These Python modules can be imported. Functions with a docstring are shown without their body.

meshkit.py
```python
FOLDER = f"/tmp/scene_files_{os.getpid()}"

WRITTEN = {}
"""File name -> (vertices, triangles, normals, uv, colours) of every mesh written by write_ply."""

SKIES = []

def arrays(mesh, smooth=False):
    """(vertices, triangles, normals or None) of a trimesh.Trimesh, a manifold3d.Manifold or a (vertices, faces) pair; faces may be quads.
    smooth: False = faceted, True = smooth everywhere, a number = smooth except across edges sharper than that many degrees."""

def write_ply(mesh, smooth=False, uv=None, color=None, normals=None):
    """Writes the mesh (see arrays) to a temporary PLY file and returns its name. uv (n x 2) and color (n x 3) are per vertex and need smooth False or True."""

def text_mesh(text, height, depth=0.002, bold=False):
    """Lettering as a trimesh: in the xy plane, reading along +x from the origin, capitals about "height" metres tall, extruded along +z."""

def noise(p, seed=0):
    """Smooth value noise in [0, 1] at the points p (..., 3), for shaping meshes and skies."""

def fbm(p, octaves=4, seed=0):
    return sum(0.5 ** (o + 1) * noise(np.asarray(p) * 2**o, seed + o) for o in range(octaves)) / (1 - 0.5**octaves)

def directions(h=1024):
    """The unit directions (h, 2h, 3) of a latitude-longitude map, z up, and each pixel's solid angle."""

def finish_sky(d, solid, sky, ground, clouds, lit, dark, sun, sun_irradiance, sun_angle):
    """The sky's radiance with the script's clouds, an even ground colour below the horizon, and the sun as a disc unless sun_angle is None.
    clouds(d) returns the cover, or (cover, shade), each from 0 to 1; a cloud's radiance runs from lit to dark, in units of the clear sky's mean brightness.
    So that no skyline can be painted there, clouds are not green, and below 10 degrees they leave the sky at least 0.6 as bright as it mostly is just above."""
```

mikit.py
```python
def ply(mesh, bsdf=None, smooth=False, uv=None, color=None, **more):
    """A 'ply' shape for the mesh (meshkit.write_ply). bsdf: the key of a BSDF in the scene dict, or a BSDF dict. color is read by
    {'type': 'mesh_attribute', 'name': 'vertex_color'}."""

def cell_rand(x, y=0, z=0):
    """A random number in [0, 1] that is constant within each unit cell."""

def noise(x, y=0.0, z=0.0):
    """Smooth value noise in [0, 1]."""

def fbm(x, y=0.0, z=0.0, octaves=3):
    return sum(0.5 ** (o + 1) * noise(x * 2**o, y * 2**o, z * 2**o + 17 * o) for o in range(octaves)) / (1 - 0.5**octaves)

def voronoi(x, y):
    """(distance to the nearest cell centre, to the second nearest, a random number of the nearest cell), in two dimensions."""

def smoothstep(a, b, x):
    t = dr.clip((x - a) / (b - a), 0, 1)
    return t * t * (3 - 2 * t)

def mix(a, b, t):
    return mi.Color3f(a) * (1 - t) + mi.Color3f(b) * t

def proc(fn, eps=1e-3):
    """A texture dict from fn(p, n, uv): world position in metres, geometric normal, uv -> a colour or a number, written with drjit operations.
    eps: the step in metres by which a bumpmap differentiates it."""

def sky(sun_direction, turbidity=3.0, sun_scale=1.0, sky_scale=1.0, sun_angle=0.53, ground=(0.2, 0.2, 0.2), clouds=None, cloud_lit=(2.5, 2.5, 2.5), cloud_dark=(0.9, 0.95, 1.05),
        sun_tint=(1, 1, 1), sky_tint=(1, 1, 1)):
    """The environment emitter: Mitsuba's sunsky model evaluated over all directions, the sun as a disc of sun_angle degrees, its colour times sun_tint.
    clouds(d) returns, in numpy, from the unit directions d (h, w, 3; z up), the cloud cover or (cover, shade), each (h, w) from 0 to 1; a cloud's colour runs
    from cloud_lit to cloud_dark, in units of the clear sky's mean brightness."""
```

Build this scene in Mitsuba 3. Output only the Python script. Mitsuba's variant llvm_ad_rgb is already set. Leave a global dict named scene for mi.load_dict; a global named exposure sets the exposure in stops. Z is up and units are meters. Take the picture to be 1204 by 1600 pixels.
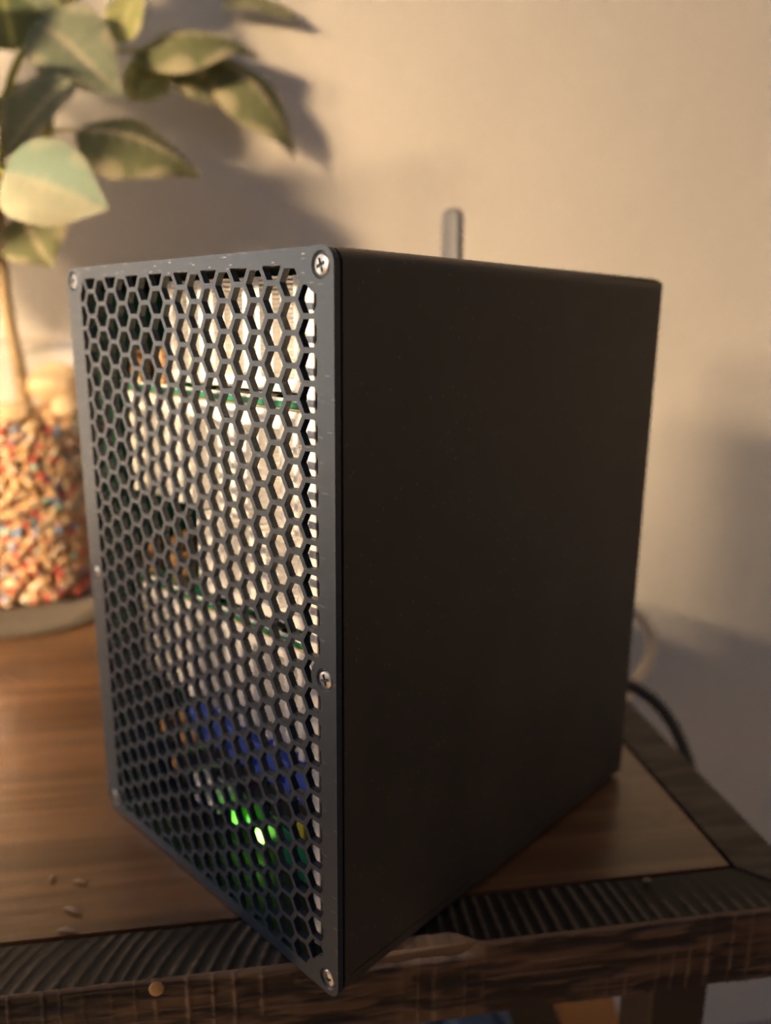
import math, random
import numpy as np, trimesh, manifold3d as m3
import mitsuba as mi
import mikit, meshkit

rng = np.random.default_rng(7)
random.seed(7)
T = mi.ScalarTransform4f
Z0 = 0.50                      # height of the table top above the floor

# ------------------------------------------------------------------ camera, sky, lamp, exposure
EYE = np.array([-0.01639, -0.17227, Z0 + 0.17559])
FWD = np.array([0.15545, 0.96017, -0.2322])
CAM_UP = [0.02786, 0.23071, 0.97262]
scene = {"type": "scene"}
labels = {}
scene["camera"] = {"type": "thinlens", "fov": math.degrees(2 * math.atan(602 / 1228.25)), "fov_axis": "x",
                   "aperture_radius": 0.0019, "focus_distance": 0.19, "near_clip": 0.01, "far_clip": 50.0,
                   "to_world": T().look_at(origin=EYE.tolist(), target=(EYE + FWD).tolist(), up=CAM_UP)}
DIM = 2.0 ** 5
SKY_SCALE = 0.7
scene["sky"] = mikit.sky((0.3, 0.9, 0.25), turbidity=3.0, sun_scale=0.0, sky_scale=SKY_SCALE / DIM, ground=(0.25, 0.22, 0.2), sky_tint=(1.6, 2.6, 4.4))
scene["sky"]["sampling_weight"] = 1.5
WINDOW_RADIANCE = {1: [1.5, 2.15, 3.1], 2: [0.75, 0.88, 1.0]}        # glowing panes of unseen windows; the second is dimmer to keep blue off the wall
LAMP = np.array([-0.74, -0.40, Z0 + 0.467])  # out of view; position set by the shadows it casts on the wall
LAMP2 = np.array([-1.02, -0.40, Z0 + 0.43])         # second, smaller unseen globe, placed to warm the wall in the case's shadow
LAMP_RADIUS = 0.085
LAMP_RADIANCE = [640.0, 444.0, 250.0]
LAMP2_RADIUS, LAMP2_RADIANCE = 0.055, [620.0, 430.0, 235.0]
CHAIR_TOP = 0.785  # height of the unseen backrest, sets where its shade ends on the grille
exposure = 5.0                 # stops; all radiances below are for exposure 0 and divided by DIM


# ------------------------------------------------------------------ helpers
def place(mesh, M):
    if hasattr(mesh, "to_mesh"):
        q = mesh.to_mesh()
        mesh = trimesh.Trimesh(q.vert_properties[:, :3], q.tri_verts, process=False)
    mesh = mesh.copy()
    mesh.apply_transform(M)
    return mesh

def rotz(a):
    c, s = math.cos(a), math.sin(a)
    M = np.eye(4); M[:2, :2] = [[c, -s], [s, c]]
    return M

def tr(x, y, z):
    M = np.eye(4); M[:3, 3] = (x, y, z)
    return M

UP = tr(0, 0, Z0)                                   # table frame -> world
CASE = tr(0, 0, Z0 + 0.0014) @ rotz(-math.radians(53.3))    # box frame -> world

def obj(name, mesh, bsdf, parent=None, smooth=False, M=None, color=None, **more):
    key = (parent + "__" if parent else "") + name
    if key in scene:
        k = 1
        while f"{key}_{k:03d}" in scene: k += 1
        key = f"{key}_{k:03d}"
    if M is not None: mesh = place(mesh, M)
    scene[key] = mikit.ply(mesh, bsdf, smooth=smooth, color=color, **more)
    return key

def label(key, text=None, cat=None, group=None, kind=None):
    d = labels.setdefault(key, {})
    for k, v in (("label", text), ("category", cat), ("group", group), ("kind", kind)):
        if v: d[k] = v

def box(x0, x1, y0, y1, z0, z1):
    b = trimesh.creation.box((x1 - x0, y1 - y0, z1 - z0))
    b.apply_translation(((x0 + x1) / 2, (y0 + y1) / 2, (z0 + z1) / 2))
    return b

def rbox(x0, x1, y0, y1, z0, z1, r=0.0006):
    c = [m3.Manifold.sphere(r, 8).translate((x, y, z)) for x in (x0 + r, x1 - r) for y in (y0 + r, y1 - r) for z in (z0 + r, z1 - r)]
    return m3.Manifold.batch_hull(c)

def lathe(profile, n=48):
    return trimesh.creation.revolve(np.array(profile, float), sections=n)

def sweep(points, radius, n=10, samples=60):
    from scipy.interpolate import CubicSpline
    p = np.array(points, float)
    t = np.r_[0, np.cumsum(np.linalg.norm(np.diff(p, axis=0), axis=1))]
    q = CubicSpline(t, p)(np.linspace(0, t[-1], samples))
    r = np.interp(np.linspace(0, 1, samples), np.linspace(0, 1, len(np.atleast_1d(radius))), np.atleast_1d(radius)) if np.ndim(radius) else np.full(samples, radius)
    d = np.gradient(q, axis=0); d /= np.linalg.norm(d, axis=1, keepdims=True)
    a = np.cross(d[0], [0.3, 0.2, 0.9]); a /= np.linalg.norm(a)
    rings = []
    ang = np.arange(n) * 2 * np.pi / n
    for k in range(samples):
        a = a - d[k] * (a @ d[k]); a /= np.linalg.norm(a)
        b = np.cross(d[k], a)
        rings.append(q[k] + r[k] * (np.cos(ang)[:, None] * a + np.sin(ang)[:, None] * b))
    v = np.vstack(rings + [q[:1], q[-1:]])
    f = []
    for k in range(samples - 1):
        for j in range(n):
            a0, a1 = k * n + j, k * n + (j + 1) % n
            f += [[a0, a1, a1 + n], [a0, a1 + n, a0 + n]]
    e0, e1 = samples * n, samples * n + 1
    for j in range(n):
        f.append([e0, (j + 1) % n, j]); f.append([e1, (samples - 1) * n + j, (samples - 1) * n + (j + 1) % n])
    return trimesh.Trimesh(v, f, process=False)

def slab(pos, nu, nv, height, thick, colour):
    """A board whose upper face is a grid: pos(u, v) -> (x, y), height(x, y) its relief, colour(x, y) per vertex; closed by sides and a bottom."""
    u, v = np.meshgrid(np.linspace(0, 1, nu), np.linspace(0, 1, nv), indexing="ij")
    x, y = pos(u, v)
    z = height(x, y)
    top = np.stack([x, y, z], -1).reshape(-1, 3)
    col = colour(x, y).reshape(-1, 3)
    i, j = np.meshgrid(np.arange(nu - 1), np.arange(nv - 1), indexing="ij")
    a = (i * nv + j).ravel()
    f = np.vstack([np.stack([a, a + nv, a + nv + 1], 1), np.stack([a, a + nv + 1, a + 1], 1)])
    loop = np.r_[np.arange(nu) * nv, (nu - 1) * nv + np.arange(1, nv), np.arange(nu - 2, -1, -1) * nv + nv - 1, np.arange(nv - 2, 0, -1)]
    up, n, L = top[loop], len(top), len(loop)
    low = up.copy(); low[:, 2] = -thick
    k = np.arange(L); k1 = (k + 1) % L
    sides = np.vstack([np.stack([n + k1, n + k, n + L + k], 1), np.stack([n + k1, n + L + k, n + L + k1], 1)])
    c = low.mean(0)
    bottom = np.stack([n + 2 * L + k1, n + 2 * L + k, np.full(L, n + 3 * L)], 1)
    V = np.vstack([top, up, low, low, [c]])
    C = np.vstack([col, col[loop], col[loop], col[loop], [col.mean(0)]])
    return trimesh.Trimesh(V, np.vstack([f, sides, bottom]), process=False), C

def rgb(*c): return {"type": "rgb", "value": list(c)}

def principled(base, rough, metallic=0.0, spec=0.5, **kw):
    d = {"type": "principled", "base_color": base if isinstance(base, dict) else rgb(*base), "roughness": rough, "metallic": metallic, **kw}
    if metallic < 1: d["specular"] = spec
    return {"type": "twosided", "bsdf": d}

VC = {"type": "mesh_attribute", "name": "vertex_color"}

# ------------------------------------------------------------------ materials
def wall_colour(p, n, uv):
    s = mikit.fbm(p.x * 6, p.y * 6, p.z * 6, octaves=3)
    return mikit.mix((0.53, 0.50, 0.46), (0.58, 0.55, 0.51), s)

def wall_relief(p, n, uv):
    return mikit.fbm(p.x * 90, p.y * 90, p.z * 90, octaves=2) * 0.6 + mikit.noise(p.x * 18, p.y * 18, p.z * 18) * 1.2

scene["wall_paint"] = {"type": "twosided", "bsdf": {"type": "bumpmap", "arbitrary": {**mikit.proc(wall_relief, eps=1e-3)}, "scale": 0.0009,
                       "bsdf": {"type": "principled", "base_color": mikit.proc(wall_colour), "roughness": 0.6, "specular": 0.3}}}
scene["dark_wall_paint"] = principled((0.15, 0.16, 0.17), 0.7)
scene["tan_wall_paint"] = principled((0.36, 0.33, 0.29), 0.7)
scene["white_paint"] = principled((0.75, 0.73, 0.7), 0.8)
scene["floor_carpet"] = principled((0.20, 0.165, 0.135), 0.7)
scene["wood"] = principled(VC, 0.3, spec=0.6)
scene["rough_wood"] = principled(VC, 0.6, spec=0.35)
scene["dark_wood"] = principled((0.035, 0.02, 0.012), 0.6)
scene["pale_wood"] = principled((0.42, 0.22, 0.09), 0.6)

def specks(p, density, low):
    """Dust: small pale specks on a face, 0 to 1."""
    d, _, r = mikit.voronoi((p.x + p.y) * density, p.z * density)
    return mikit.smoothstep(0.22, 0.1, d) * mikit.smoothstep(low, low + 0.02, r)

def shell_colour(p, n, uv):
    s = specks(p, 420.0, 0.93)
    t = mikit.fbm((p.x + p.y) * 30, p.z * 30, 0.0, octaves=3)
    return mikit.mix(mikit.mix((0.030, 0.0250, 0.0205), (0.042, 0.0350, 0.0290), t), (0.09, 0.078, 0.066), s * 0.6)

def grille_colour(p, n, uv):
    s = specks(p, 900.0, 0.88)
    d = specks(p, 1500.0, 0.87) * mikit.smoothstep(Z0 + 0.183, Z0 + 0.1915, p.z)
    return mikit.mix(mikit.mix((0.013, 0.021, 0.034), (0.06, 0.08, 0.095), s * 0.6), (0.5, 0.5, 0.5), d * 0.55)

scene["shell_paint"] = principled(mikit.proc(shell_colour), 0.48, spec=0.45)
scene["grille_paint"] = principled(mikit.proc(grille_colour), 0.38, spec=0.5)
scene["steel"] = principled((0.42, 0.41, 0.40), 0.3, metallic=1.0)
scene["aluminium"] = principled((0.95, 0.945, 0.935), 0.36, metallic=0.12)
scene["circuit_green"] = principled((0.012, 0.19, 0.10), 0.35)
scene["circuit_dark_green"] = principled((0.015, 0.15, 0.095), 0.4)
scene["circuit_black_green"] = principled((0.006, 0.035, 0.025), 0.4)
scene["blue_plastic"] = principled((0.05, 0.11, 0.58), 0.35)
scene["black_plastic"] = principled((0.012, 0.012, 0.013), 0.4)
scene["white_plastic"] = principled((0.7, 0.72, 0.75), 0.5)
scene["brown_ceramic"] = principled((0.30, 0.17, 0.07), 0.4)
scene["gold"] = principled((0.85, 0.62, 0.28), 0.3, metallic=1.0)
scene["red_plastic"] = principled((0.45, 0.015, 0.03), 0.4)
scene["yellow_plastic"] = principled((0.55, 0.50, 0.03), 0.4)
scene["cream_rubber"] = principled((0.88, 0.74, 0.52), 0.5)
scene["black_rubber"] = principled((0.02, 0.018, 0.016), 0.45)
scene["antenna_plastic"] = principled((0.075, 0.08, 0.095), 0.55)
scene["leaf"] = {"type": "principledthin", "base_color": VC, "roughness": 0.5, "diff_trans": 0.5, "spec_trans": 0.0}
scene["bark"] = principled((0.33, 0.24, 0.13), 0.7)
scene["green_stem"] = principled((0.42, 0.40, 0.06), 0.5)
scene["stone"] = principled((0.62, 0.46, 0.28), 0.7)
scene["gravel_stone"] = principled(VC, 0.6, spec=0.4)
scene["glass_sheet"] = {"type": "thindielectric", "int_ior": 1.5}
scene["smoke_glass"] = {"type": "dielectric", "int_ior": 1.5, "specular_transmittance": rgb(0.40, 0.39, 0.38)}
scene["glass"] = {"type": "dielectric", "int_ior": 1.5}
scene["blue_fabric"] = principled((0.10, 0.17, 0.30), 0.8)
scene["husk"] = principled((0.20, 0.13, 0.085), 0.6)
scene["lamp_metal"] = principled((0.1, 0.09, 0.08), 0.4, metallic=0.6)

# ------------------------------------------------------------------ the room; all but the back wall is out of view
WALL = 0.405
def structure(name, mesh, bsdf, text):
    k = obj(name, mesh, bsdf)
    label(k, text, name.split("_")[0], kind="structure")
def wall_with_opening(along, across, hole):
    """A wall as a manifold: its box minus the opening."""
    return m3.Manifold.cube(tuple(across[1] - across[0])).translate(tuple(across[0])) - m3.Manifold.cube(tuple(hole[1] - hole[0])).translate(tuple(hole[0]))
def unseen_window(n, lo, hi, axis, text):
    """Unseen two-light glazing with glowing panes in the opening lo..hi; axis is the one it is thin along."""
    k = f"unseen_window_{n}"
    u = 1 - axis
    mid, fw = (lo + hi) / 2, 0.045
    def part(a0, a1, z0, z1, t):
        p0, p1 = lo.copy(), hi.copy()
        p0[u], p1[u], p0[2], p1[2] = a0, a1, z0, z1
        p0[axis], p1[axis] = mid[axis] - t, mid[axis] + t
        return box(p0[0], p1[0], p0[1], p1[1], p0[2], p1[2])
    for a0, a1, z0, z1 in ((lo[u], lo[u] + fw, lo[2], hi[2]), (hi[u] - fw, hi[u], lo[2], hi[2]), (mid[u] - 0.02, mid[u] + 0.02, lo[2] + fw, hi[2] - fw), (lo[u] + fw, hi[u] - fw, lo[2], lo[2] + fw), (lo[u] + fw, hi[u] - fw, hi[2] - fw, hi[2])):
        obj("frame_bar", part(a0, a1, z0, z1, 0.03), "white_paint", k)
    for a0, a1 in ((lo[u] + fw, mid[u] - 0.02), (mid[u] + 0.02, hi[u] - fw)):
        obj("glowing_pane", part(a0, a1, lo[2] + fw, hi[2] - fw, 0.003), "white_plastic", k, emitter={"type": "area", "radiance": rgb(*[c / DIM for c in WINDOW_RADIANCE[n]]), "sampling_weight": 0.6})  # panes emit in place of daylight from out of view
    label(k, text, "unseen_window", kind="structure")
A3 = np.array
H1 = (A3([-1.85, WALL, 0.35]), A3([-0.85, WALL + 0.1, 2.10]))
structure("wall_back", wall_with_opening(0, (A3([-2.2, WALL, 0.0]), A3([1.35, WALL + 0.1, 2.5])), (H1[0] - A3([0, 0.01, 0]), H1[1] + A3([0, 0.01, 0]))), "wall_paint", "plain grey beige painted wall behind the computer and the plant")
unseen_window(1, H1[0], H1[1], 1, "tall unseen glazing with glowing panes left of the plant, giving the grille its cool sheen")
H2 = (A3([-2.2, -1.5, 0.35]), A3([-2.1, 0.10, 2.10]))
structure("wall_left_unseen", wall_with_opening(1, (A3([-2.2, -2.6, 0.0]), A3([-2.1, WALL, 2.5])), (H2[0] - A3([0.01, 0, 0]), H2[1] + A3([0.01, 0, 0]))), "dark_wall_paint", "unseen side wall to the left, painted dark to limit warm bounce")  # out of view; dark so little lamp light bounces back
unseen_window(2, H2[0], H2[1], 0, "wide unseen glazing with glowing panes in the left side wall, giving cool light")
structure("wall_right_unseen", box(1.25, 1.35, -2.6, WALL, 0, 2.5), "tan_wall_paint", "unseen side wall to the right of the table, keeping sky off that side")  # out of view; blocks sky from the right and tunes the warm bounce
structure("ceiling", box(-2.2, 1.35, -2.6, WALL + 0.1, 2.5, 2.6), "white_paint", "unseen white ceiling, keeping sky off the table")  # out of view; blocks sky from above
structure("floor", box(-2.2, 1.35, -2.6, WALL + 0.1, -0.1, 0), "floor_carpet", "brown floor under the table")

# ------------------------------------------------------------------ the table
TX0, TX1, TY0, TY1, SW = -0.455, 0.1555, 0.0160, 0.385, 0.0184
def mixc(a, b, t): return np.asarray(a) * (1 - t[..., None]) + np.asarray(b) * t[..., None]
def P3(x, y, s=0.0): return np.stack([x, y, np.full_like(x, s)], -1)
def ss(a, b, x):
    t = np.clip((x - a) / (b - a), 0, 1); return t * t * (3 - 2 * t)

def panel_colour(x, y):
    g = meshkit.fbm(P3(x * 9, y * 260), 4, 1)
    h = meshkit.fbm(P3(x * 5, y * 40), 3, 5)
    m = 0.6 * meshkit.fbm(P3(x * 14, y * 20), 3, 9) + 0.4 * meshkit.fbm(P3(x * 120, y * 200), 3, 19)
    c = mixc((0.072, 0.038, 0.020), (0.155, 0.080, 0.040), ss(0.3, 0.75, 0.45 * g + 0.55 * h))
    return mixc(c, (0.085, 0.060, 0.046), 0.55 * ss(0.4, 0.7, m))

def strip_ridge(x, y):
    """Saw marks across the front strip: slanted on the left, upright towards the right."""
    w = (y - TY0) / SW
    slope = np.interp(x, [-0.2, -0.02, 0.06, 0.155], [0.011, 0.008, -0.001, -0.003])
    ph = (x - slope * w * (0.6 + 0.4 * w)) / 0.0047
    ph = ph + 0.9 * meshkit.noise(P3(x * 60, y * 10), 3)
    r = 0.5 + 0.5 * np.sin(2 * np.pi * ph)
    return r ** 2.2 * (0.25 + 0.65 * ss(0.3, 0.6, meshkit.fbm(P3(x * 25, y * 30), 2, 4)))

def strip_colour(x, y):
    r = strip_ridge(x, y)
    n = meshkit.fbm(P3(x * 600, y * 600), 2, 8)
    return mixc((0.006, 0.0058, 0.006), (0.075, 0.059, 0.048), ss(0.15, 0.8, r * (0.6 + 0.8 * n)))

def side_colour(x, y):
    g = meshkit.fbm(P3(x * 60, y * 420), 4, 2)
    return mixc((0.020, 0.016, 0.014), (0.052, 0.043, 0.036), ss(0.3, 0.75, g))

tab = "side_table"
label(tab, "dark brown rough sawn wooden side table under the black computer and the glass vase", "table")
m, c = slab(lambda u, v: (TX0 + SW + 0.0016 + u * (TX1 - TX0 - 2 * SW - 0.0032), TY0 + SW + 0.0016 + v * (TY1 - TY0 - 2 * SW - 0.0032)), 420, 560,
            lambda x, y: 0.00025 * (meshkit.fbm(P3(x * 12, y * 300), 3, 1) - 0.5) - 0.0003, 0.012, panel_colour)
obj("top_panel", m, "wood", tab, smooth=True, M=UP, color=c)
m, c = slab(lambda u, v: (TX0 + v * SW + u * (TX1 - TX0 - 2 * v * SW), TY0 + v * SW), 1400, 24,
            lambda x, y: 0.0006 * strip_ridge(x, y) - 0.0006, 0.012, strip_colour)
obj("border_strip", m, "rough_wood", tab, smooth=True, M=UP, color=c)
label(tab + "__border_strip", "blackened front border strip with slanted saw marks")
m, c = slab(lambda u, v: (TX1 - SW * (1 - v), TY0 + (1 - v) * SW + 0.0004 + u * (TY1 - TY0 - 2 * (1 - v) * SW - 0.0008)), 420, 22,
            lambda x, y: 0.0002 * meshkit.fbm(P3(x * 60, y * 420), 3, 2), 0.012, side_colour)
m.invert()
obj("border_strip", m, "rough_wood", tab, smooth=True, M=UP, color=c)
m, c = slab(lambda u, v: (TX0 + SW * (1 - v), TY0 + (1 - v) * SW + 0.0004 + u * (TY1 - TY0 - 2 * (1 - v) * SW - 0.0008)), 200, 12,
            lambda x, y: 0.0002 * meshkit.fbm(P3(x * 60, y * 420), 3, 2), 0.012, side_colour)
obj("border_strip", m, "rough_wood", tab, smooth=True, M=UP, color=c)
m, c = slab(lambda u, v: (TX0 + (1 - v) * SW + u * (TX1 - TX0 - 2 * (1 - v) * SW), TY1 - (1 - v) * SW), 200, 12,
            lambda x, y: 0.0002 * meshkit.fbm(P3(x * 60, y * 420), 3, 2), 0.012, side_colour)
obj("border_strip", m, "rough_wood", tab, smooth=True, M=UP, color=c)
obj("sub_top", box(TX0 + 0.004, TX1 - 0.004, TY0 + 0.004, TY1 - 0.004, -0.020, -0.0121), "dark_wood", tab, M=UP)

AP_H = 0.0250
CHIP = (0.008, 0.046)     # worn stretch of the upper edge, next to the overhanging corner of the computer
def apron_relief(x, z):
    """Rough sawn face: broken horizontal grain and upright saw lines."""
    g = meshkit.fbm(P3(x * 32, z * 300), 4, 21)
    q = meshkit.noise(P3(x * 14, z * 3), 5)
    saw = np.maximum(0, np.sin(2 * np.pi * (x / 0.0062 + 3.0 * q + 0.8 * meshkit.noise(P3(x * 140, z * 4), 15)))) ** 6 * ss(0.35, 0.7, meshkit.noise(P3(x * 33, z * 25), 6))
    row = np.maximum(0, np.sin(2 * np.pi * (z / 0.0040 + 0.9 * meshkit.noise(P3(x * 55, z * 60), 17)))) ** 5 * ss(0.3, 0.65, meshkit.noise(P3(x * 45, z * 90), 18))
    saw = np.maximum(saw, 0.75 * row)
    b = meshkit.fbm(P3(x * 60, z * 260), 3, 22)
    return g, saw, b
def apron_height(x, z):
    g, saw, b = apron_relief(x, z)
    h = 0.0011 * (g - 0.5) + 0.0005 * saw - 0.0005 * ss(0.45, 0.65, b)
    depth = 0.0042 + 0.002 * (meshkit.fbm(P3(x * 160, z * 0), 2, 31) - 0.5)
    chip = ss(CHIP[0] - 0.004, CHIP[0] + 0.004, x) * ss(CHIP[1], CHIP[1] - 0.012, x) * ss(-depth - 0.0006, -depth + 0.0008, z)
    edge = ss(-0.0010, 0.0, z)
    return h - 0.0009 * edge - 0.0052 * chip * np.clip((z + depth) / 0.004, 0.0, 1.0) ** 0.8
def apron_colour(x, z):
    g, saw, b = apron_relief(x, z)
    c = mixc((0.022, 0.013, 0.008), (0.105, 0.058, 0.032), ss(0.3, 0.68, g))
    c = mixc(c, (0.20, 0.125, 0.075), 0.75 * saw)
    c = mixc(c, (0.012, 0.007, 0.005), 0.75 * ss(0.45, 0.62, b))
    c = mixc(c, (0.20, 0.125, 0.075), 0.8 * ss(-0.0012, -0.0003, z))
    chip = ss(CHIP[0] - 0.004, CHIP[0] + 0.004, x) * ss(CHIP[1], CHIP[1] - 0.010, x) * ss(-0.0052, -0.0038, z)
    knot = np.exp(-((x + 0.078) / 0.018) ** 2 - ((z + 0.0065) / 0.0026) ** 2)
    c = mixc(c, (0.03, 0.022, 0.018), 0.8 * ss(0.35, 0.6, knot * (0.5 + meshkit.noise(P3(x * 900, z * 900), 4))))
    return mixc(c, np.stack([v * (0.55 + 0.9 * meshkit.fbm(P3(x * 420, z * 420), 3, 27)) for v in (0.42, 0.30, 0.21)], -1), (0.95 * chip))
# local (u, v, height) -> world x, z and outwards (-y)
FRONT = np.array([[1, 0, 0, 0], [0, 0, -1, TY0 - 0.0016], [0, 1, 0, Z0], [0, 0, 0, 1.0]])
m, c = slab(lambda u, v: (TX0 + u * (TX1 + 0.002 - TX0), -AP_H + v * AP_H), 2000, 96, apron_height, -0.0, apron_colour)
V = m.vertices.copy(); n0 = 2000 * 96
V[n0 + 2 * (2000 + 96) - 4:, 2] = -0.0013
m = trimesh.Trimesh(V, m.faces, process=False)
obj("apron", m, "rough_wood", tab, smooth=True, M=FRONT, color=c)
label(tab + "__apron", "rough sawn brown front apron")
for x0, x1, y0, y1 in ((TX1 - 0.016, TX1 - 0.002, TY0 + 0.006, TY1 - 0.004), (TX0 + 0.002, TX0 + 0.016, TY0 + 0.006, TY1 - 0.004), (TX0 + 0.02, TX1 - 0.02, TY1 - 0.02, TY1 - 0.006)):
    obj("apron", rbox(x0, x1, y0, y1, -AP_H, -0.0202), "dark_wood", tab, M=UP)
for x in (TX0 + 0.022, 0.111):
    for y in (TY0 + 0.018, TY1 - 0.04):
        obj("leg", rbox(x, x + 0.021, y, y + 0.021, -Z0, -0.0202, 0.001), "dark_wood", tab, M=UP)
obj("lower_shelf", rbox(TX0 + 0.0, TX1 - 0.002, TY0 + 0.012, TY1 - 0.01, -0.215, -0.20, 0.001), "dark_wood", tab, M=UP)

# ------------------------------------------------------------------ the computer
W, D, H, ZB = 0.1265, 0.1550, 0.1905, -0.0010
pc = "computer_case"
label(pc, "small black upright computer case with honeycomb front grille on the table edge", "computer")

def rrect(x0, x1, y0, y1, r, n=8):
    pts = []
    for cx, cy, a in ((x1 - r, y1 - r, 0), (x0 + r, y1 - r, 90), (x0 + r, y0 + r, 180), (x1 - r, y0 + r, 270)):
        for k in range(n + 1):
            t = math.radians(a + 90 * k / n)
            pts.append((cx + r * math.cos(t), cy + r * math.sin(t)))
    return m3.CrossSection([np.array(pts)])

RX = np.array([[1, 0, 0, 0], [0, 0, -1, 0], [0, 1, 0, 0], [0, 0, 0, 1.0]])      # (u, v, w) -> (u, -w, v)
RX34 = RX[:3]
PT, GAP = 0.0018, 0.0008
# the shell: rounded in its front outline and at the rear edges, hollow, open to the front
Y1 = PT + GAP
front_outline = rrect(-W, 0, ZB, H, 0.0042).extrude(D - Y1).transform(RX34).translate((0, D, 0))
RY = np.array([[0, 0, 1.0, 0], [1, 0, 0, 0], [0, 1, 0, 0]])                      # (u, v, w) -> (w, u, v)
side_outline = rrect(Y1 - 0.02, D, ZB, H, 0.0045).extrude(W + 0.01).transform(RY).translate((-W - 0.005, 0, 0))
top_outline = rrect(-W, 0, Y1 - 0.02, D, 0.003).extrude(H + 0.02).translate((0, 0, -0.01))
shell = front_outline ^ side_outline ^ top_outline
inner = rrect(-W + 0.0016, -0.0016, 0.0016, H - 0.0016, 0.0028).extrude(D - Y1).transform(RX34).translate((0, D - 0.0016, 0))
shell = shell - inner
# the folded seam low on the sides
shell = shell - m3.Manifold.cube((0.0003, D, 0.0003)).translate((-0.00025, 0.004, 0.0047))
obj("case_shell", shell, "shell_paint", pc, smooth=35, M=CASE)
label(pc + "__case_shell", "black sheet metal shell with rounded edges")

PITCH, COL, R_HEX = 0.00739, 0.00641, 0.00305 / math.cos(math.radians(30))
SCREWS = [(x, z) for x in (-0.0042, -W + 0.0042) for z in (0.1865, 0.0902, 0.0036)]
hexes = []
for i in range(18):
    x = -0.0084 - i * COL
    for k in range(-1, 25):
        z = 0.1795 - k * PITCH + (PITCH / 2 if i % 2 else 0)
        hexes.append(m3.CrossSection([np.array([(x + R_HEX * math.cos(math.radians(60 * q)), z + R_HEX * math.sin(math.radians(60 * q))) for q in range(6)])]))
holes = m3.CrossSection.batch_boolean(hexes, m3.OpType.Add)
holes = holes ^ m3.CrossSection([np.array([(-0.1178, 0.0030), (-0.0057, 0.0030), (-0.0057, 0.1870), (-0.1178, 0.1870)])])
for x, z in SCREWS:
    holes = holes - m3.CrossSection.circle(0.0050 if 0.05 < z < 0.15 else 0.0062, 32).translate((x, z))
holes = holes.offset(-0.00022, m3.JoinType.Round, 2.0, 16).offset(0.00022, m3.JoinType.Round, 2.0, 16)
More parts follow.
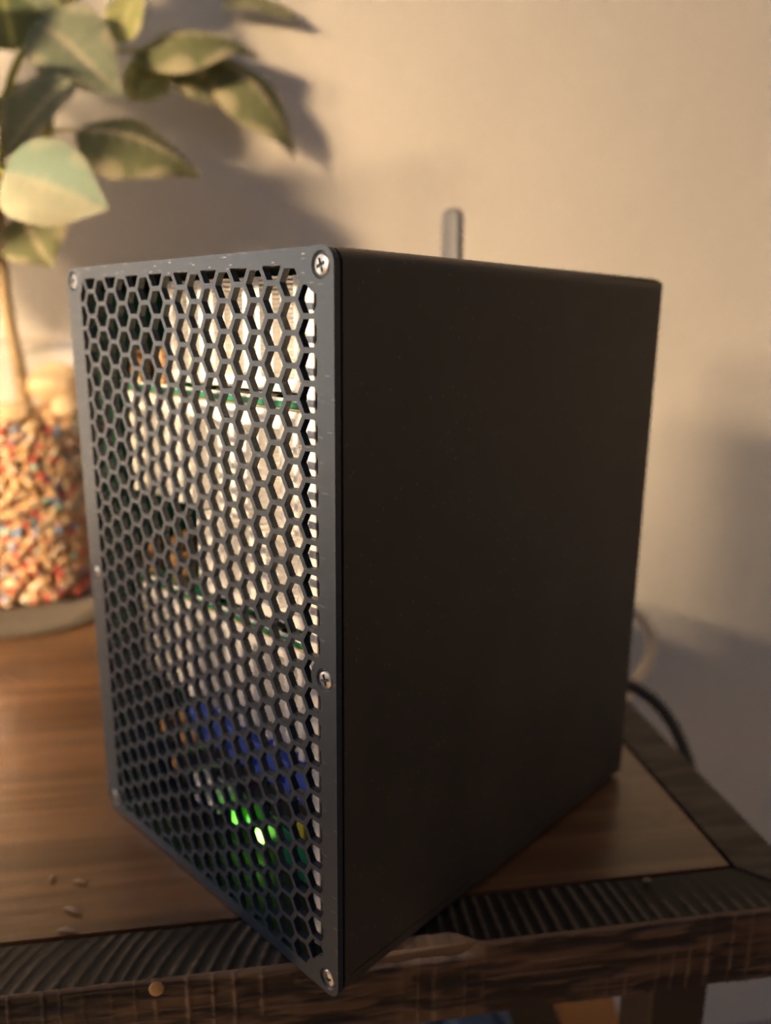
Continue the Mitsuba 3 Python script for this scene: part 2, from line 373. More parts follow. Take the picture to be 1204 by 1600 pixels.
def poly_area(p): return 0.5 * abs(np.sum(p[:, 0] * np.roll(p[:, 1], -1) - np.roll(p[:, 0], -1) * p[:, 1]))
holes = m3.CrossSection([p for p in holes.to_polygons() if poly_area(np.asarray(p)) > 2.6e-6])
plate = (rrect(-W, 0, ZB, H, 0.0040) - holes).extrude(PT).transform(RX34).translate((0, PT, 0))
for x, z in SCREWS:
    plate = plate - m3.Manifold.cylinder(0.0008, 0.0025, 0.0031, 32).transform(RX34).translate((x, 0.0007, z))
obj("front_grille", plate, "grille_paint", pc, M=CASE)
label(pc + "__front_grille", "slate grey front grille plate with hexagon holes")

def screw_mesh():
    head = m3.Manifold.revolve(m3.CrossSection([np.array([(0, -0.0012), (0.0018, -0.0012), (0.00235, -0.0001), (0.0021, 0.00022), (0.0014, 0.00042), (0, 0.0005)])]), 32)
    for a in (20, 110):
        head = head - m3.Manifold.hull_points(np.array([(sx * (0.0017 if t else 0.0009), sy * (0.00042 if t else 0.00022), 0.0008 if t else -0.0009) for sx in (-1, 1) for sy in (-1, 1) for t in (0, 1)])).rotate((0, 0, a))
    return head
sm = screw_mesh().transform(RX34)
for x, z in SCREWS:
    obj("screw", sm.translate((x, 0.00045, z)), "steel", pc, smooth=30, M=CASE)
for x in (-0.0165, ):
    obj("mounting_rail", rbox(x, x + 0.0030, 0.0058, 0.0100, 0.004, H - 0.004, 0.0004), "aluminium", pc, M=CASE)
# antenna at the back
ant = m3.Manifold.batch_hull([m3.Manifold.sphere(r, 16).scale((1, 0.75, 1)).translate((x, D + 0.0125, z)) for x, z, r in
                              ((-0.1098, 0.150, 0.0046), (-0.1038, 0.150, 0.0046), (-0.1086, 0.2205, 0.0036), (-0.1052, 0.2205, 0.0036))])
k = obj("antenna", ant, "antenna_plastic", pc, smooth=40, M=CASE)
label(k, "black paddle antenna rising behind the case")
obj("hinge", m3.Manifold.cylinder(0.0135, 0.0034, 0.0034, 24).rotate((-90, 0, 0)).translate((-0.1068, D - 0.001, 0.146)), "antenna_plastic", k, smooth=30, M=CASE)
for q, z in enumerate((0.075, 0.050)):
    obj("rear_socket", rbox(-0.030, -0.012, D - 0.0008, D + 0.0045, z - 0.007, z + 0.007), "black_plastic", pc, M=CASE)

# ---- the boards behind the grille
def fin_mesh(y0, y1, z0, z1, t):
    """A cooling fin whose front edge and sides are ribbed across."""
    n = max(4, int((z1 - z0) / 0.0012))
    z = np.linspace(z0, z1, 2 * n + 1)
    d = 0.00030 * (np.arange(2 * n + 1) % 2)
    poly = m3.CrossSection([np.vstack([np.stack([t - d, z], 1), np.stack([d, z], 1)[::-1]])])
    return poly.extrude(y1 - y0).transform(RX34).translate((0, y1, 0))

def heatsink(parent, x0, x1, y0, y1, b0, b1, f0, f1, pitch=0.0056):
    hs = rbox(x0, x1, y0, y1, b0, b1, 0.0004) + rbox(x0, x1, y0 + 0.0115, y0 + 0.0145, min(b0, f0), max(b1, f1), 0.0004)
    k = obj("heatsink", hs, "aluminium", parent, M=CASE)
    n = int(round((x1 - x0 - 0.0024) / pitch))
    f = fin_mesh(y0 + 0.0002, y0 + 0.0118, f0, f1, 0.0024)
    for i in range(n + 1):
        x = x0 + i * (x1 - x0 - 0.0024) / n
        obj("fin", f.translate((x, 0, 0)), "aluminium", k, M=CASE)
    return k

def cyl(x, y, z0, z1, r, n=20):
    c = 0.12 * r
    p = [(0, 0), (r - c, 0), (r, c), (r, z1 - z0 - c), (r - c, z1 - z0), (0, z1 - z0)]
    q = lathe(p, n); q.apply_translation((x, y, z0))
    return q

def stack_board(zb, top, low, text, caps):
    t = obj("circuit_board", box(-0.1212, -0.0178, 0.0126, 0.146, zb, zb + 0.0016), "circuit_green", pc, M=CASE)
    label(t, text)
    heatsink(pc, *top); heatsink(pc, *low)
    obj("edge_strip", rbox(-0.1200, -0.0185, 0.0120, 0.0129, zb + 0.0016, zb + 0.0024, 0.0002), "white_plastic", t, M=CASE)
    obj("edge_strip", rbox(-0.1200, -0.0185, 0.0120, 0.0129, zb - 0.0007, zb - 0.0001, 0.0002), "gold", t, M=CASE)
    for x, y, r, h, b in caps:
        obj("capacitor", cyl(x, y, zb + 0.0016, zb + 0.0016 + h, r), b, t, smooth=40, M=CASE)
    for q in range(6):
        x = -0.076 + q * 0.011
        obj("chip", rbox(x, x + 0.006, 0.0130, 0.0180, zb + 0.00165, zb + 0.0030, 0.0002), "black_plastic", t, M=CASE)
    return t

CAPS = [(-0.1150, 0.0175, 0.0034, 0.0105, "brown_ceramic"), (-0.1050, 0.0215, 0.0040, 0.0125, "brown_ceramic"), (-0.0955, 0.0185, 0.0036, 0.0095, "brown_ceramic"),
        (-0.1130, 0.030, 0.0040, 0.0120, "brown_ceramic"), (-0.1000, 0.033, 0.0042, 0.0130, "brown_ceramic"), (-0.0962, 0.036, 0.0036, 0.0110, "brown_ceramic"), (-0.1100, 0.0152, 0.0022, 0.0060, "gold")]
stack_board(0.1530, (-0.0905, -0.0178, 0.0140, 0.11, 0.1566, 0.1602, 0.1594, 0.1860), (-0.1180, -0.0178, 0.0136, 0.11, 0.1466, 0.1526, 0.1185, 0.1472),
            "upper green circuit board behind the grille", CAPS)
stack_board(0.0874, (-0.0800, -0.0178, 0.0140, 0.11, 0.0916, 0.0954, 0.0946, 0.1165), (-0.1180, -0.0178, 0.0136, 0.11, 0.0812, 0.0870, 0.0515, 0.0820),
            "lower green circuit board behind the grille", CAPS[:6])

bp = obj("backplane_board", box(-0.1240, -0.1224, 0.0045, 0.146, 0.006, 0.184), "circuit_dark_green", pc, M=CASE)
label(bp, "dark green circuit board along the left inside wall")
for q in range(11):
    obj("chip", rbox(-0.1224, -0.1214, 0.0060 + 0.002 * (q % 2), 0.0085 + 0.002 * (q % 2), 0.012 + q * 0.0155, 0.018 + q * 0.0155, 0.0002), ("black_plastic", "circuit_green", "brown_ceramic")[q % 3], bp, M=CASE)

io = obj("connector_board", box(-0.1195, -0.0178, 0.0230, 0.0246, 0.004, 0.0500), "circuit_black_green", pc, M=CASE)
label(io, "dark circuit board with blue sockets and glowing green lights")
for q in range(5):
    x = -0.0890 + q * 0.0137
    s = rbox(x, x + 0.0128, 0.0130, 0.0228, 0.0385, 0.0490, 0.0006) - m3.Manifold.cube((0.0088, 0.004, 0.0022)).translate((x + 0.002, 0.0125, 0.0412))
    obj("blue_socket", s, "blue_plastic", io, M=CASE)
    obj("black_socket", rbox(x, x + 0.0128, 0.0150, 0.0228, 0.0250, 0.0365, 0.0006), "black_plastic", io, M=CASE)
for x, z0, z1, b in ((-0.0935, 0.008, 0.021, "white_plastic"), (-0.0850, 0.009, 0.024, "white_plastic"), (-0.0770, 0.016, 0.026, "white_plastic"), (-0.1080, 0.011, 0.022, "brown_ceramic"),
                     (-0.1150, 0.024, 0.034, "brown_ceramic"), (-0.1040, 0.028, 0.040, "brown_ceramic"), (-0.0960, 0.030, 0.041, "brown_ceramic")):
    obj("component", rbox(x, x + 0.0058, 0.0165, 0.0228, z0, z1, 0.0005), b, io, M=CASE)
for x, z in ((-0.0985, 0.0150), (-0.0975, 0.0055)):
    obj("solder_ring", m3.Manifold.revolve(m3.CrossSection([np.array([(0.0009, 0), (0.0022, 0), (0.0020, 0.0006), (0.0011, 0.0006)])]), 24).transform(RX34).translate((x, 0.0228, z)), "gold", io, M=CASE)
obj("jumper", rbox(-0.0575, -0.0545, 0.0136, 0.0151, 0.0315, 0.0350, 0.0003), "red_plastic", io, M=CASE)
obj("jumper", rbox(-0.0330, -0.0298, 0.0136, 0.0151, 0.0255, 0.0310, 0.0003), "yellow_plastic", io, M=CASE)
obj("chip", rbox(-0.0480, -0.0200, 0.0180, 0.0228, 0.0060, 0.0200, 0.0004), "circuit_green", io, M=CASE)
for q, (x, z, s, e) in enumerate(((-0.0735, 0.0085, 0.0021, (0.3, 2.6, 0.02)), (-0.0608, 0.0080, 0.0016, (3.0, 10.0, 0.9)), (-0.0660, 0.0115, 0.0012, (0.15, 1.3, 0.01)))):
    e = [c / DIM for c in e]
    k = obj("indicator_light", m3.Manifold.batch_hull([m3.Manifold.sphere(0.5 * s, 12).translate((x + dx, 0.0205, z + dz)) for dx in (-0.5 * s, 0.5 * s) for dz in (-s, s)]),
            "white_plastic", io, M=CASE, emitter={"type": "area", "radiance": rgb(*e), "sampling_weight": 0.15})
    label(k, "glowing green indicator light")

# ------------------------------------------------------------------ cables
k = obj("cream_cable", sweep([(0.098, 0.192, 0.062), (0.130, 0.199, 0.058), (0.170, 0.201, 0.034), (0.1905, 0.200, 0.014), (0.1905, 0.200, -0.004), (0.180, 0.199, -0.020), (0.170, 0.197, -0.060), (0.168, 0.195, -0.2), (0.175, 0.21, -0.45)], 0.0031), "cream_rubber", smooth=True, M=UP)
label(k, "cream coloured cable curving out behind the black computer beside the wall", "cable")
k = obj("black_cable", sweep([(0.090, 0.178, 0.050), (0.115, 0.185, 0.036), (0.150, 0.170, 0.006), (0.1660, 0.166, -0.0005), (0.1790, 0.164, -0.0105), (0.1900, 0.161, -0.028), (0.1975, 0.157, -0.050), (0.203, 0.155, -0.10), (0.21, 0.16, -0.30), (0.23, 0.18, -0.46)], 0.0030), "black_rubber", smooth=True, M=UP)
label(k, "black cable hanging over the right edge of the table", "cable")

# ------------------------------------------------------------------ vase, gravel, stones
VX, VY, VR = -0.165, 0.325, 0.0585
vase = "glass_vase"
label(vase, "clear glass cylinder vase filled with coloured gravel, behind the computer on the left", "vase")
obj("glass_side", lathe([(VR, 0.010), (VR, 0.1640)], 96), "glass_sheet", vase, smooth=True, M=tr(VX, VY, Z0))
obj("base", lathe([(0, 0.0004), (VR - 0.010, 0.0004), (VR - 0.004, 0.0018), (VR - 0.0009, 0.0060), (VR - 0.0002, 0.0110), (VR - 0.0003, 0.0170), (VR - 0.003, 0.0190), (0, 0.0190)], 96), "smoke_glass", vase, smooth=30, M=tr(VX, VY, Z0))
obj("rim", trimesh.creation.torus(VR, 0.0011, major_sections=96, minor_sections=10), "glass", vase, smooth=True, M=tr(VX, VY, Z0 + 0.1651))

ico = trimesh.creation.icosphere(1, 1.0)
TAN = [(0.80, 0.56, 0.30), (0.86, 0.66, 0.42), (0.74, 0.48, 0.24), (0.88, 0.76, 0.58), (0.62, 0.38, 0.19), (0.82, 0.52, 0.32)]
RED, BLUE, TEAL, DARK = (0.72, 0.14, 0.12), (0.24, 0.42, 0.75), (0.35, 0.60, 0.52), (0.30, 0.20, 0.14)
V, F, Cc, at = [], [], [], 0
def pebble(x, y, z, r):
    global at
    if math.hypot(x - 0.0115, y) < 0.0085: return          # where the stem stands
    s = r * rng.uniform(0.75, 1.15, 3)
    q, _ = np.linalg.qr(rng.normal(size=(3, 3)))
    v = (ico.vertices * (1 + 0.12 * rng.normal(size=(len(ico.vertices), 1)))) * s @ q.T
    d = np.hypot(v[:, 0] + x, v[:, 1] + y).max()
    if d > VR - 0.0006: x, y = x * (VR - 0.0006 - (d - math.hypot(x, y))) / math.hypot(x, y), y * (VR - 0.0006 - (d - math.hypot(x, y))) / math.hypot(x, y)
    z = max(z, 0.0196 - v[:, 2].min())
    u = rng.uniform()
    pr = 0.07 + 0.20 * np.clip((0.075 - z) / 0.05, 0, 1)
    c = RED if u < pr else BLUE if u < pr + 0.05 else TEAL if u < pr + 0.09 else DARK if u < pr + 0.13 else TAN[rng.integers(len(TAN))]
    f = ico.faces if np.linalg.det(q) > 0 else ico.faces[:, ::-1]
    V.append(v + (x, y, z)); F.append(f + at); Cc.append(np.tile(np.array(c) * rng.uniform(0.85, 1.1), (len(v), 1))); at += len(v)
for _ in range(4200):
    a, z = rng.uniform(0, 2 * np.pi), rng.uniform(0.021, 0.119)
    rr = VR - 0.003 - rng.uniform(0, 0.002)
    pebble(rr * math.cos(a), rr * math.sin(a), z, rng.uniform(0.0018, 0.0030))
for _ in range(900):
    a, rr = rng.uniform(0, 2 * np.pi), (VR - 0.003) * math.sqrt(rng.uniform())
    pebble(rr * math.cos(a), rr * math.sin(a), 0.1185 + rng.uniform(-0.002, 0.003), rng.uniform(0.0020, 0.0033))
core = lathe([(0, 0.0197), (VR - 0.008, 0.0197), (VR - 0.008, 0.117), (0, 0.117)], 48)
V.append(np.array(core.vertices)); F.append(np.array(core.faces) + at); Cc.append(np.tile((0.70, 0.47, 0.26), (len(core.vertices), 1)))
g = obj("gravel", trimesh.Trimesh(np.vstack(V), np.vstack(F), process=False), "gravel_stone", M=tr(VX, VY, Z0), color=np.vstack(Cc), smooth=True)
label(g, "tan, red and blue gravel filling the glass vase", "gravel", kind="stuff")

def stone(x, y, z, r, s, seed, text):
    b = trimesh.creation.icosphere(4, 1.0)
    v = np.array(b.vertices)
    v = v * (1 + 0.28 * (meshkit.fbm(v * 1.3 + 5 * seed, 3, seed) - 0.5))[:, None] * np.array(s) * r
    k = obj("stone", trimesh.Trimesh(v + (x, y, z), b.faces, process=False), "stone", M=UP, smooth=True)
    label(k, text, "stone")
stone(-0.136, 0.330, 0.1385, 0.0125, (1.35, 1.1, 1.0), 3, "large tan stone on the gravel right of the plant stem")
stone(-0.150, 0.288, 0.1265, 0.0085, (1.5, 1.1, 0.7), 5, "flat tan stone on the gravel in front of the plant stem")
stone(-0.184, 0.320, 0.1325, 0.0115, (1.2, 1.2, 0.9), 8, "rounded tan stone on the gravel left of the plant stem")
stone(-0.1240, 0.300, 0.1275, 0.0075, (1.2, 1.2, 0.85), 11, "small tan stone against the front glass of the vase")

# ------------------------------------------------------------------ the plant
plant = "leafy_plant"
label(plant, "leafy green plant with pale edged leaves standing in the glass vase", "plant")
obj("trunk", sweep([(-0.1535, 0.325, 0.1172), (-0.1550, 0.325, 0.150), (-0.158, 0.325, 0.182), (-0.1580, 0.325, 0.217), (-0.1560, 0.325, 0.240)], (0.0042, 0.0036, 0.0034, 0.003)), "bark", plant, smooth=True, M=UP)
def branch(pts, r): obj("branch", sweep(pts, r, n=8, samples=30), "green_stem", plant, smooth=True, M=UP)
branch([(-0.1560, 0.325, 0.238), (-0.152, 0.326, 0.275), (-0.143, 0.330, 0.311), (-0.128, 0.335, 0.334), (-0.112, 0.340, 0.350), (-0.095, 0.345, 0.362)], (0.0024, 0.0021, 0.0014))
branch([(-0.128, 0.335, 0.334), (-0.112, 0.342, 0.330), (-0.088, 0.350, 0.328)], (0.0013, 0.0010))
branch([(-0.088, 0.350, 0.328), (-0.066, 0.362, 0.334), (-0.039, 0.371, 0.336)], (0.0010, 0.0007))
branch([(-0.1560, 0.325, 0.240), (-0.142, 0.310, 0.262), (-0.122, 0.298, 0.272), (-0.107, 0.295, 0.273)], (0.0014, 0.0009))
branch([(-0.1560, 0.325, 0.240), (-0.175, 0.325, 0.264), (-0.190, 0.320, 0.302), (-0.202, 0.316, 0.347)], (0.0020, 0.0010))
branch([(-0.1565, 0.325, 0.230), (-0.180, 0.300, 0.246), (-0.215, 0.270, 0.256), (-0.262, 0.248, 0.262), (-0.292, 0.238, 0.270)], (0.0018, 0.0009))
branch([(-0.215, 0.270, 0.256), (-0.222, 0.250, 0.266), (-0.230, 0.225, 0.276)], (0.0012, 0.0008))
branch([(-0.180, 0.300, 0.246), (-0.186, 0.262, 0.262), (-0.184, 0.225, 0.276), (-0.160, 0.214, 0.282)], (0.0013, 0.0008))
branch([(-0.180, 0.300, 0.246), (-0.205, 0.290, 0.238), (-0.246, 0.262, 0.232), (-0.260, 0.246, 0.228)], (0.0013, 0.0008))
branch([(-0.1560, 0.325, 0.236), (-0.150, 0.285, 0.247), (-0.1315, 0.245, 0.243)], (0.0012, 0.0008))

GREENS = {"teal": ((0.24, 0.33, 0.27), (0.50, 0.49, 0.36)), "olive": ((0.17, 0.19, 0.105), (0.52, 0.47, 0.32)), "pale": ((0.30, 0.32, 0.14), (0.50, 0.48, 0.28)), "dark": ((0.11, 0.14, 0.08), (0.34, 0.36, 0.16)), "sage": ((0.22, 0.26, 0.19), (0.48, 0.46, 0.34))}
def leaf(b, t, w, tone, hint=(-0.2, -0.75, 0.6), sag=0.10, fold=0.35, curl=0.0):
    b, t = np.array(b, float), np.array(t, float)
    ax = t - b; L = np.linalg.norm(ax); ax /= L
    nrm = np.array(hint, float); nrm -= ax * (nrm @ ax); nrm /= np.linalg.norm(nrm)
    sd = np.cross(ax, nrm)
    nu, nv = 41, 15
    u, v = np.meshgrid(np.linspace(0, 1, nu), np.linspace(-1, 1, nv), indexing="ij")
    prof = np.clip(np.sin(np.pi * u ** 0.72), 0, 1) ** 0.75 * (1 - 0.35 * ss(0.6, 1.0, u))
    prof = prof * (1 + 0.035 * np.abs(np.sin(u * 60)) * (np.abs(v) > 0.9))
    s = v * w / 2 * prof
    arch = sag * L * 4 * u * (1 - u)
    wave = 0.04 * w * np.sin(u * 9 + 2 * v + 10 * w / L) * np.abs(v) ** 2
    h = arch + np.abs(s) * fold + wave - curl * L * (u ** 2) - 0.3 * w * prof * v ** 4 * 0.25
    p = b + ax * (u * L)[..., None] + sd * (s * (1 - 0.1 * fold))[..., None] + nrm * h[..., None]
    d, l = GREENS[tone]
    q = np.abs(v)
    vein = np.abs(((u * 8 - q * 1.6) % 1.0) - 0.5) * 2
    k = np.clip(0.55 * ss(0.82, 1.0, vein) * (q < 0.93) + ss(0.07, 0.0, q) + 0.75 * ss(0.72, 0.98, q + 0.18 * np.sin(u * 17 + v * 3)), 0, 1)
    if tone == "teal": k = np.clip(k * 0.6 + 0.7 * ss(-0.02, 0.10, v) , 0, 1)
    k = np.clip(k + 0.35 * (meshkit.fbm(np.stack([u * 5, v * 3, u * 0 + L * 100], -1), 2, 3) - 0.5), 0, 1)
    c = mixc(d, l, k)
    i, j = np.meshgrid(np.arange(nu - 1), np.arange(nv - 1), indexing="ij")
    a = (i * nv + j).ravel()
    f = np.vstack([np.stack([a, a + nv, a + nv + 1], 1), np.stack([a, a + nv + 1, a + 1], 1)])
    obj("leaf", trimesh.Trimesh(p.reshape(-1, 3), f, process=False), "leaf", plant, smooth=True, M=UP, color=c.reshape(-1, 3))

leaf((-0.131, 0.245, 0.243), (-0.083, 0.235, 0.226), 0.0465, "teal", (-0.15, -0.85, 0.45), 0.06, 0.25)
leaf((-0.111, 0.310, 0.301), (-0.146, 0.300, 0.256), 0.038, "sage", (-0.3, -0.8, 0.5), 0.05, 0.4)
leaf((-0.131, 0.335, 0.336), (-0.087, 0.325, 0.297), 0.048, "sage", (-0.2, -0.8, 0.5), 0.10, 0.25)
leaf((-0.090, 0.345, 0.330), (-0.073, 0.345, 0.364), 0.027, "pale", (-0.4, -0.8, 0.3), 0.05, 0.3)
leaf((-0.084, 0.355, 0.327), (-0.011, 0.365, 0.338), 0.042, "olive", (0.0, -0.62, 0.75), 0.17, -0.35, 0.05)
leaf((-0.063, 0.370, 0.332), (-0.020, 0.375, 0.311), 0.040, "olive", (-0.1, -0.8, 0.3), 0.06, 0.3)
leaf((-0.039, 0.372, 0.336), (0.012, 0.380, 0.280), 0.040, "olive", (0.15, -0.75, 0.6), 0.17, -0.40)
leaf((-0.084, 0.360, 0.306), (-0.063, 0.365, 0.326), 0.030, "pale", (-0.3, -0.9, 0.2), 0.05, 0.3)
leaf((-0.107, 0.295, 0.273), (-0.045, 0.300, 0.254), 0.043, "olive", (0.0, -0.75, 0.65), 0.15, -0.3)
leaf((-0.144, 0.320, 0.234), (-0.129, 0.315, 0.205), 0.042, "olive", (-0.2, -0.9, 0.2), 0.08, 0.2)
leaf((-0.033, 0.390, 0.368), (0.023, 0.394, 0.361), 0.020, "olive", (0.0, -0.6, 0.7), 0.10, 0.3)
leaf((-0.145, 0.340, 0.322), (-0.150, 0.340, 0.356), 0.044, "dark", (0.2, -0.9, 0.3), 0.05, 0.2)
leaf((-0.089, 0.360, 0.322), (-0.071, 0.370, 0.309), 0.028, "pale", (-0.2, -0.9, 0.3), 0.05, 0.3)
leaf((-0.134, 0.340, 0.326), (-0.108, 0.352, 0.312), 0.036, "dark", (0.1, -0.9, 0.3), 0.06, 0.2)
leaf((-0.152, 0.335, 0.300), (-0.130, 0.345, 0.275), 0.036, "dark", (0.0, -0.9, 0.4), 0.06, 0.2)
# leaves beyond the frame, left and above, placed to shade the back wall
TOLAMP = (-0.8, -0.5, 0.35)
for b, t, w, tone in (((-0.172, 0.320, 0.262), (-0.235, 0.300, 0.258), 0.048, "olive"), ((-0.180, 0.315, 0.285), (-0.225, 0.285, 0.320), 0.048, "sage"), ((-0.188, 0.310, 0.300), (-0.175, 0.265, 0.335), 0.046, "olive"),
                      ((-0.196, 0.312, 0.325), (-0.250, 0.300, 0.330), 0.048, "sage"), ((-0.200, 0.312, 0.345), (-0.215, 0.285, 0.395), 0.048, "pale"), ((-0.170, 0.318, 0.258), (-0.215, 0.300, 0.225), 0.046, "olive"),
                      ((-0.095, 0.345, 0.362), (-0.085, 0.340, 0.410), 0.044, "pale"), ((-0.118, 0.338, 0.345), (-0.150, 0.330, 0.385), 0.044, "sage"),
                      ((-0.165, 0.320, 0.252), (-0.195, 0.265, 0.262), 0.046, "sage"), ((-0.186, 0.312, 0.296), (-0.245, 0.290, 0.290), 0.048, "olive"), ((-0.172, 0.318, 0.262), (-0.178, 0.262, 0.295), 0.046, "olive"),
                      ((-0.190, 0.312, 0.305), (-0.215, 0.270, 0.275), 0.046, "sage"), ((-0.158, 0.322, 0.245), (-0.190, 0.290, 0.205), 0.044, "olive")):
    leaf(b, t, w, tone, TOLAMP)
for x, y, z in ((-0.250,0.262,0.277), (-0.212,0.285,0.270), (-0.225,0.243,0.284), (-0.189,0.262,0.279), (-0.262,0.243,0.267), (-0.228,0.262,0.260), (-0.189,0.285,0.253), (-0.202,0.243,0.266), (-0.246,0.262,0.244), (-0.208,0.285,0.235), (-0.260,0.243,0.235),
                (-0.259,0.240,0.272), (-0.262,0.250,0.248), (-0.249,0.240,0.260), (-0.160, 0.220, 0.288), (-0.185, 0.222, 0.282), (-0.215, 0.225, 0.276), (-0.240, 0.220, 0.282), (-0.262, 0.230, 0.284), (-0.290, 0.240, 0.275), (-0.262, 0.262, 0.268), (-0.236, 0.285, 0.252), (-0.162, 0.300, 0.321), (-0.172, 0.270, 0.267), (-0.211, 0.265, 0.268), (-0.246, 0.260, 0.262), (-0.195, 0.275, 0.296), (-0.148, 0.290, 0.287)):
    leaf((x - 0.004, y + 0.020, z - 0.022), (x + 0.004, y - 0.014, z + 0.030), 0.052, "sage", TOLAMP)

# ------------------------------------------------------------------ small things
def husk(x, y, L, a, text, w=0.0007):
    p = np.array([(0, 0, 0.0002), (L * 0.35, L * 0.05, 0.0012), (L * 0.7, L * 0.03, 0.0011), (L, 0, 0.0004)])
    k = obj("wood_sliver", sweep(p, (0.0002, w, w, 0.0002), n=8, samples=16), "husk", smooth=True, M=UP @ tr(x, y, 0.0002) @ rotz(a) @ np.diag([1, 1, 0.45, 1]))
    label(k, text, "sliver")
husk(-0.0870, 0.0600, 0.0032, 1.2, "tiny whitish sliver on the table, farthest left of the grille's lower corner")
husk(-0.0795, 0.0592, 0.0050, -0.35, "short pinkish brown sliver on the table beside the whitish one")
husk(-0.0800, 0.0470, 0.0070, -0.5, "long pale sliver lying on the table behind the front border groove", 0.0009)
husk(-0.0795, 0.0378, 0.0068, -0.3, "long pale sliver touching the front border groove of the table", 0.0009)

husk(0.1022, 0.0316, 0.0036, 0.2, "tiny orange wood chip on the front border strip, right of the computer", 0.0009)
k = obj("wood_plug", m3.Manifold.sphere(0.0021, 20).scale((1.0, 0.35, 1.1)).translate((-0.0485, TY0 - 0.0016, -0.0022)), "pale_wood", tab, smooth=True, M=UP)
label(k, "pale round plug in the front apron")

# under the table
def cloth_mesh():
    nu, nv = 90, 60
    u, v = np.meshgrid(np.linspace(-1, 1, nu), np.linspace(-1, 1, nv), indexing="ij")
    r = np.clip(1 - np.maximum(np.abs(u), np.abs(v)) ** 2.2, 0, 1)
    x, y = 0.035 + u * 0.072, 0.17 + v * 0.10
    n = meshkit.fbm(np.stack([u * 5, v * 4, u * 0], -1), 3, 41)
    fo = np.abs(np.sin(u * 11 + 5 * n)) 
    z = -0.198 + (0.072 + 0.020 * n + 0.012 * fo) * r ** 0.6
    a = np.arange(nu * nv).reshape(nu, nv)
    f = np.vstack([np.stack([a[:-1, :-1], a[1:, :-1], a[1:, 1:]], -1).reshape(-1, 3), np.stack([a[:-1, :-1], a[1:, 1:], a[:-1, 1:]], -1).reshape(-1, 3)])
    top = np.stack([x, y, z], -1).reshape(-1, 3)
    low = top.copy(); low[:, 2] = -0.1995
    e = np.r_[a[:, 0], a[-1, 1:], a[-2::-1, -1], a[0, -2:0:-1]]
    e1 = np.roll(e, -1); n0 = nu * nv
    s = np.vstack([np.stack([e1, e, e + n0], 1), np.stack([e1, e + n0, e1 + n0], 1)])
    return trimesh.Trimesh(np.vstack([top, low]), np.vstack([f, f[:, ::-1] + n0, s]), process=False)
k = obj("blue_cloth", cloth_mesh(), "blue_fabric", smooth=True, M=UP)
label(k, "crumpled blue cloth in the shade under the table", "cloth")
k = obj("wooden_plank", rbox(-0.0135, 0.0135, -0.004, 0.004, 0.0, 0.145, 0.0008), "pale_wood", M=UP @ tr(0.148, 0.115, -0.198) @ trimesh.transformations.rotation_matrix(-0.32, (0, 1, 0)))
label(k, "pale orange wooden plank leaning under the table beside its leg", "plank")

# ------------------------------------------------------------------ unseen lamp, placed for the warm light from the left
lamp = "unseen_floor_lamp"
label(lamp, "unseen floor lamp with two glowing warm globes under dark shades, lighting the table from the left", "lamp")
LB = tr(LAMP[0], LAMP[1], 0)
obj("foot", lathe([(0, 0.0005), (0.12, 0.0005), (0.12, 0.012), (0.02, 0.022), (0, 0.022)], 48), "lamp_metal", lamp, smooth=30, M=LB)
obj("pole", lathe([(0, 0.02), (0.009, 0.02), (0.009, LAMP[2] - LAMP_RADIUS - 0.01), (0.022, LAMP[2] - LAMP_RADIUS - 0.005), (0.022, LAMP[2] - LAMP_RADIUS + 0.004), (0, LAMP[2] - LAMP_RADIUS + 0.004)], 24), "lamp_metal", lamp, smooth=30, M=LB)
def shade(r, h, up):
    """An open drum over the upper half of an unseen globe, dimming the upper wall."""
    return lathe([(r, h), (r + 0.003, h), (r + 0.003, up), (0.010, up + 0.020), (0.010, up + 0.017), (r, up - 0.003), (r, h)], 64)
obj("shade", shade(LAMP_RADIUS + 0.014, -0.024, LAMP_RADIUS + 0.01), "lamp_metal", lamp, smooth=30, M=tr(*LAMP))
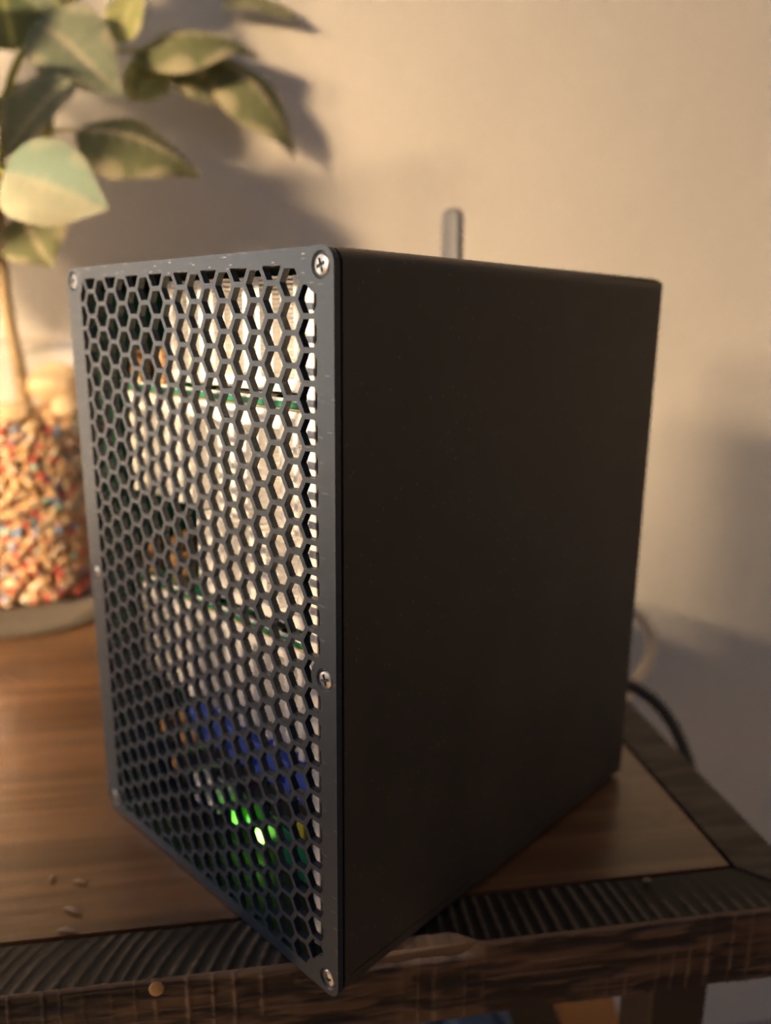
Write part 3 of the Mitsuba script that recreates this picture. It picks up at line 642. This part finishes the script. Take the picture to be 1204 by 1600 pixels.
obj("shade", shade(LAMP2_RADIUS + 0.014, -0.017, LAMP2_RADIUS + 0.01), "lamp_metal", lamp, smooth=30, M=tr(*LAMP2))
def globe(key, at, r, radiance, weight):
    scene[key] = {"type": "sphere", "center": [float(c) for c in at], "radius": r, "bsdf": {"type": "ref", "id": "white_plastic"},
                  "emitter": {"type": "area", "radiance": rgb(*[c / DIM for c in radiance]), "sampling_weight": weight}}
globe(lamp + "__globe", LAMP, LAMP_RADIUS, LAMP_RADIANCE, 3.0)
globe(lamp + "__globe_001", LAMP2, LAMP2_RADIUS, LAMP2_RADIANCE, 1.5)
arm = [(LAMP[0], LAMP[1], LAMP[2] - LAMP_RADIUS - 0.02), (LAMP[0] - 0.10, LAMP[1], LAMP[2] - LAMP_RADIUS - 0.05), (LAMP2[0] + 0.03, LAMP2[1] - 0.012, LAMP2[2] - LAMP2_RADIUS - 0.05), (LAMP2[0], LAMP2[1], LAMP2[2] - LAMP2_RADIUS - 0.008)]
obj("arm", sweep(arm, 0.007), "lamp_metal", lamp, smooth=True)

# ------------------------------------------------------------------ unseen chair, placed to shade the table front and lower grille
chair = "unseen_chair"
label(chair, "unseen brown upholstered chair with a high solid back, out of view, shading the table front and lower grille", "chair")
scene["brown_fabric"] = principled((0.12, 0.085, 0.06), 0.9)
CH = tr(-0.25, -0.40, 0) @ rotz(math.atan2(0.6, 0.8))           # local x: from the back towards the table; local y: along the back
obj("backrest", rbox(-0.035, 0.035, -0.31, 0.345, 0.40, CHAIR_TOP, 0.03), "brown_fabric", chair, smooth=40, M=CH)  # unseen; width and height chosen for the shade it casts
obj("seat", rbox(0.036, 0.40, -0.30, 0.0, 0.33, 0.42, 0.03), "brown_fabric", chair, smooth=40, M=CH)
obj("apron", rbox(-0.03, 0.39, -0.29, -0.01, 0.30, 0.33, 0.004), "dark_wood", chair, M=CH)
for x, y in ((-0.02, -0.28), (-0.02, 0.27), (0.37, -0.28), (0.37, -0.03)):
    obj("leg", rbox(x - 0.016, x + 0.016, y - 0.016, y + 0.016, 0.0004, 0.40 if x < 0 else 0.30, 0.003), "dark_wood", chair, M=CH)
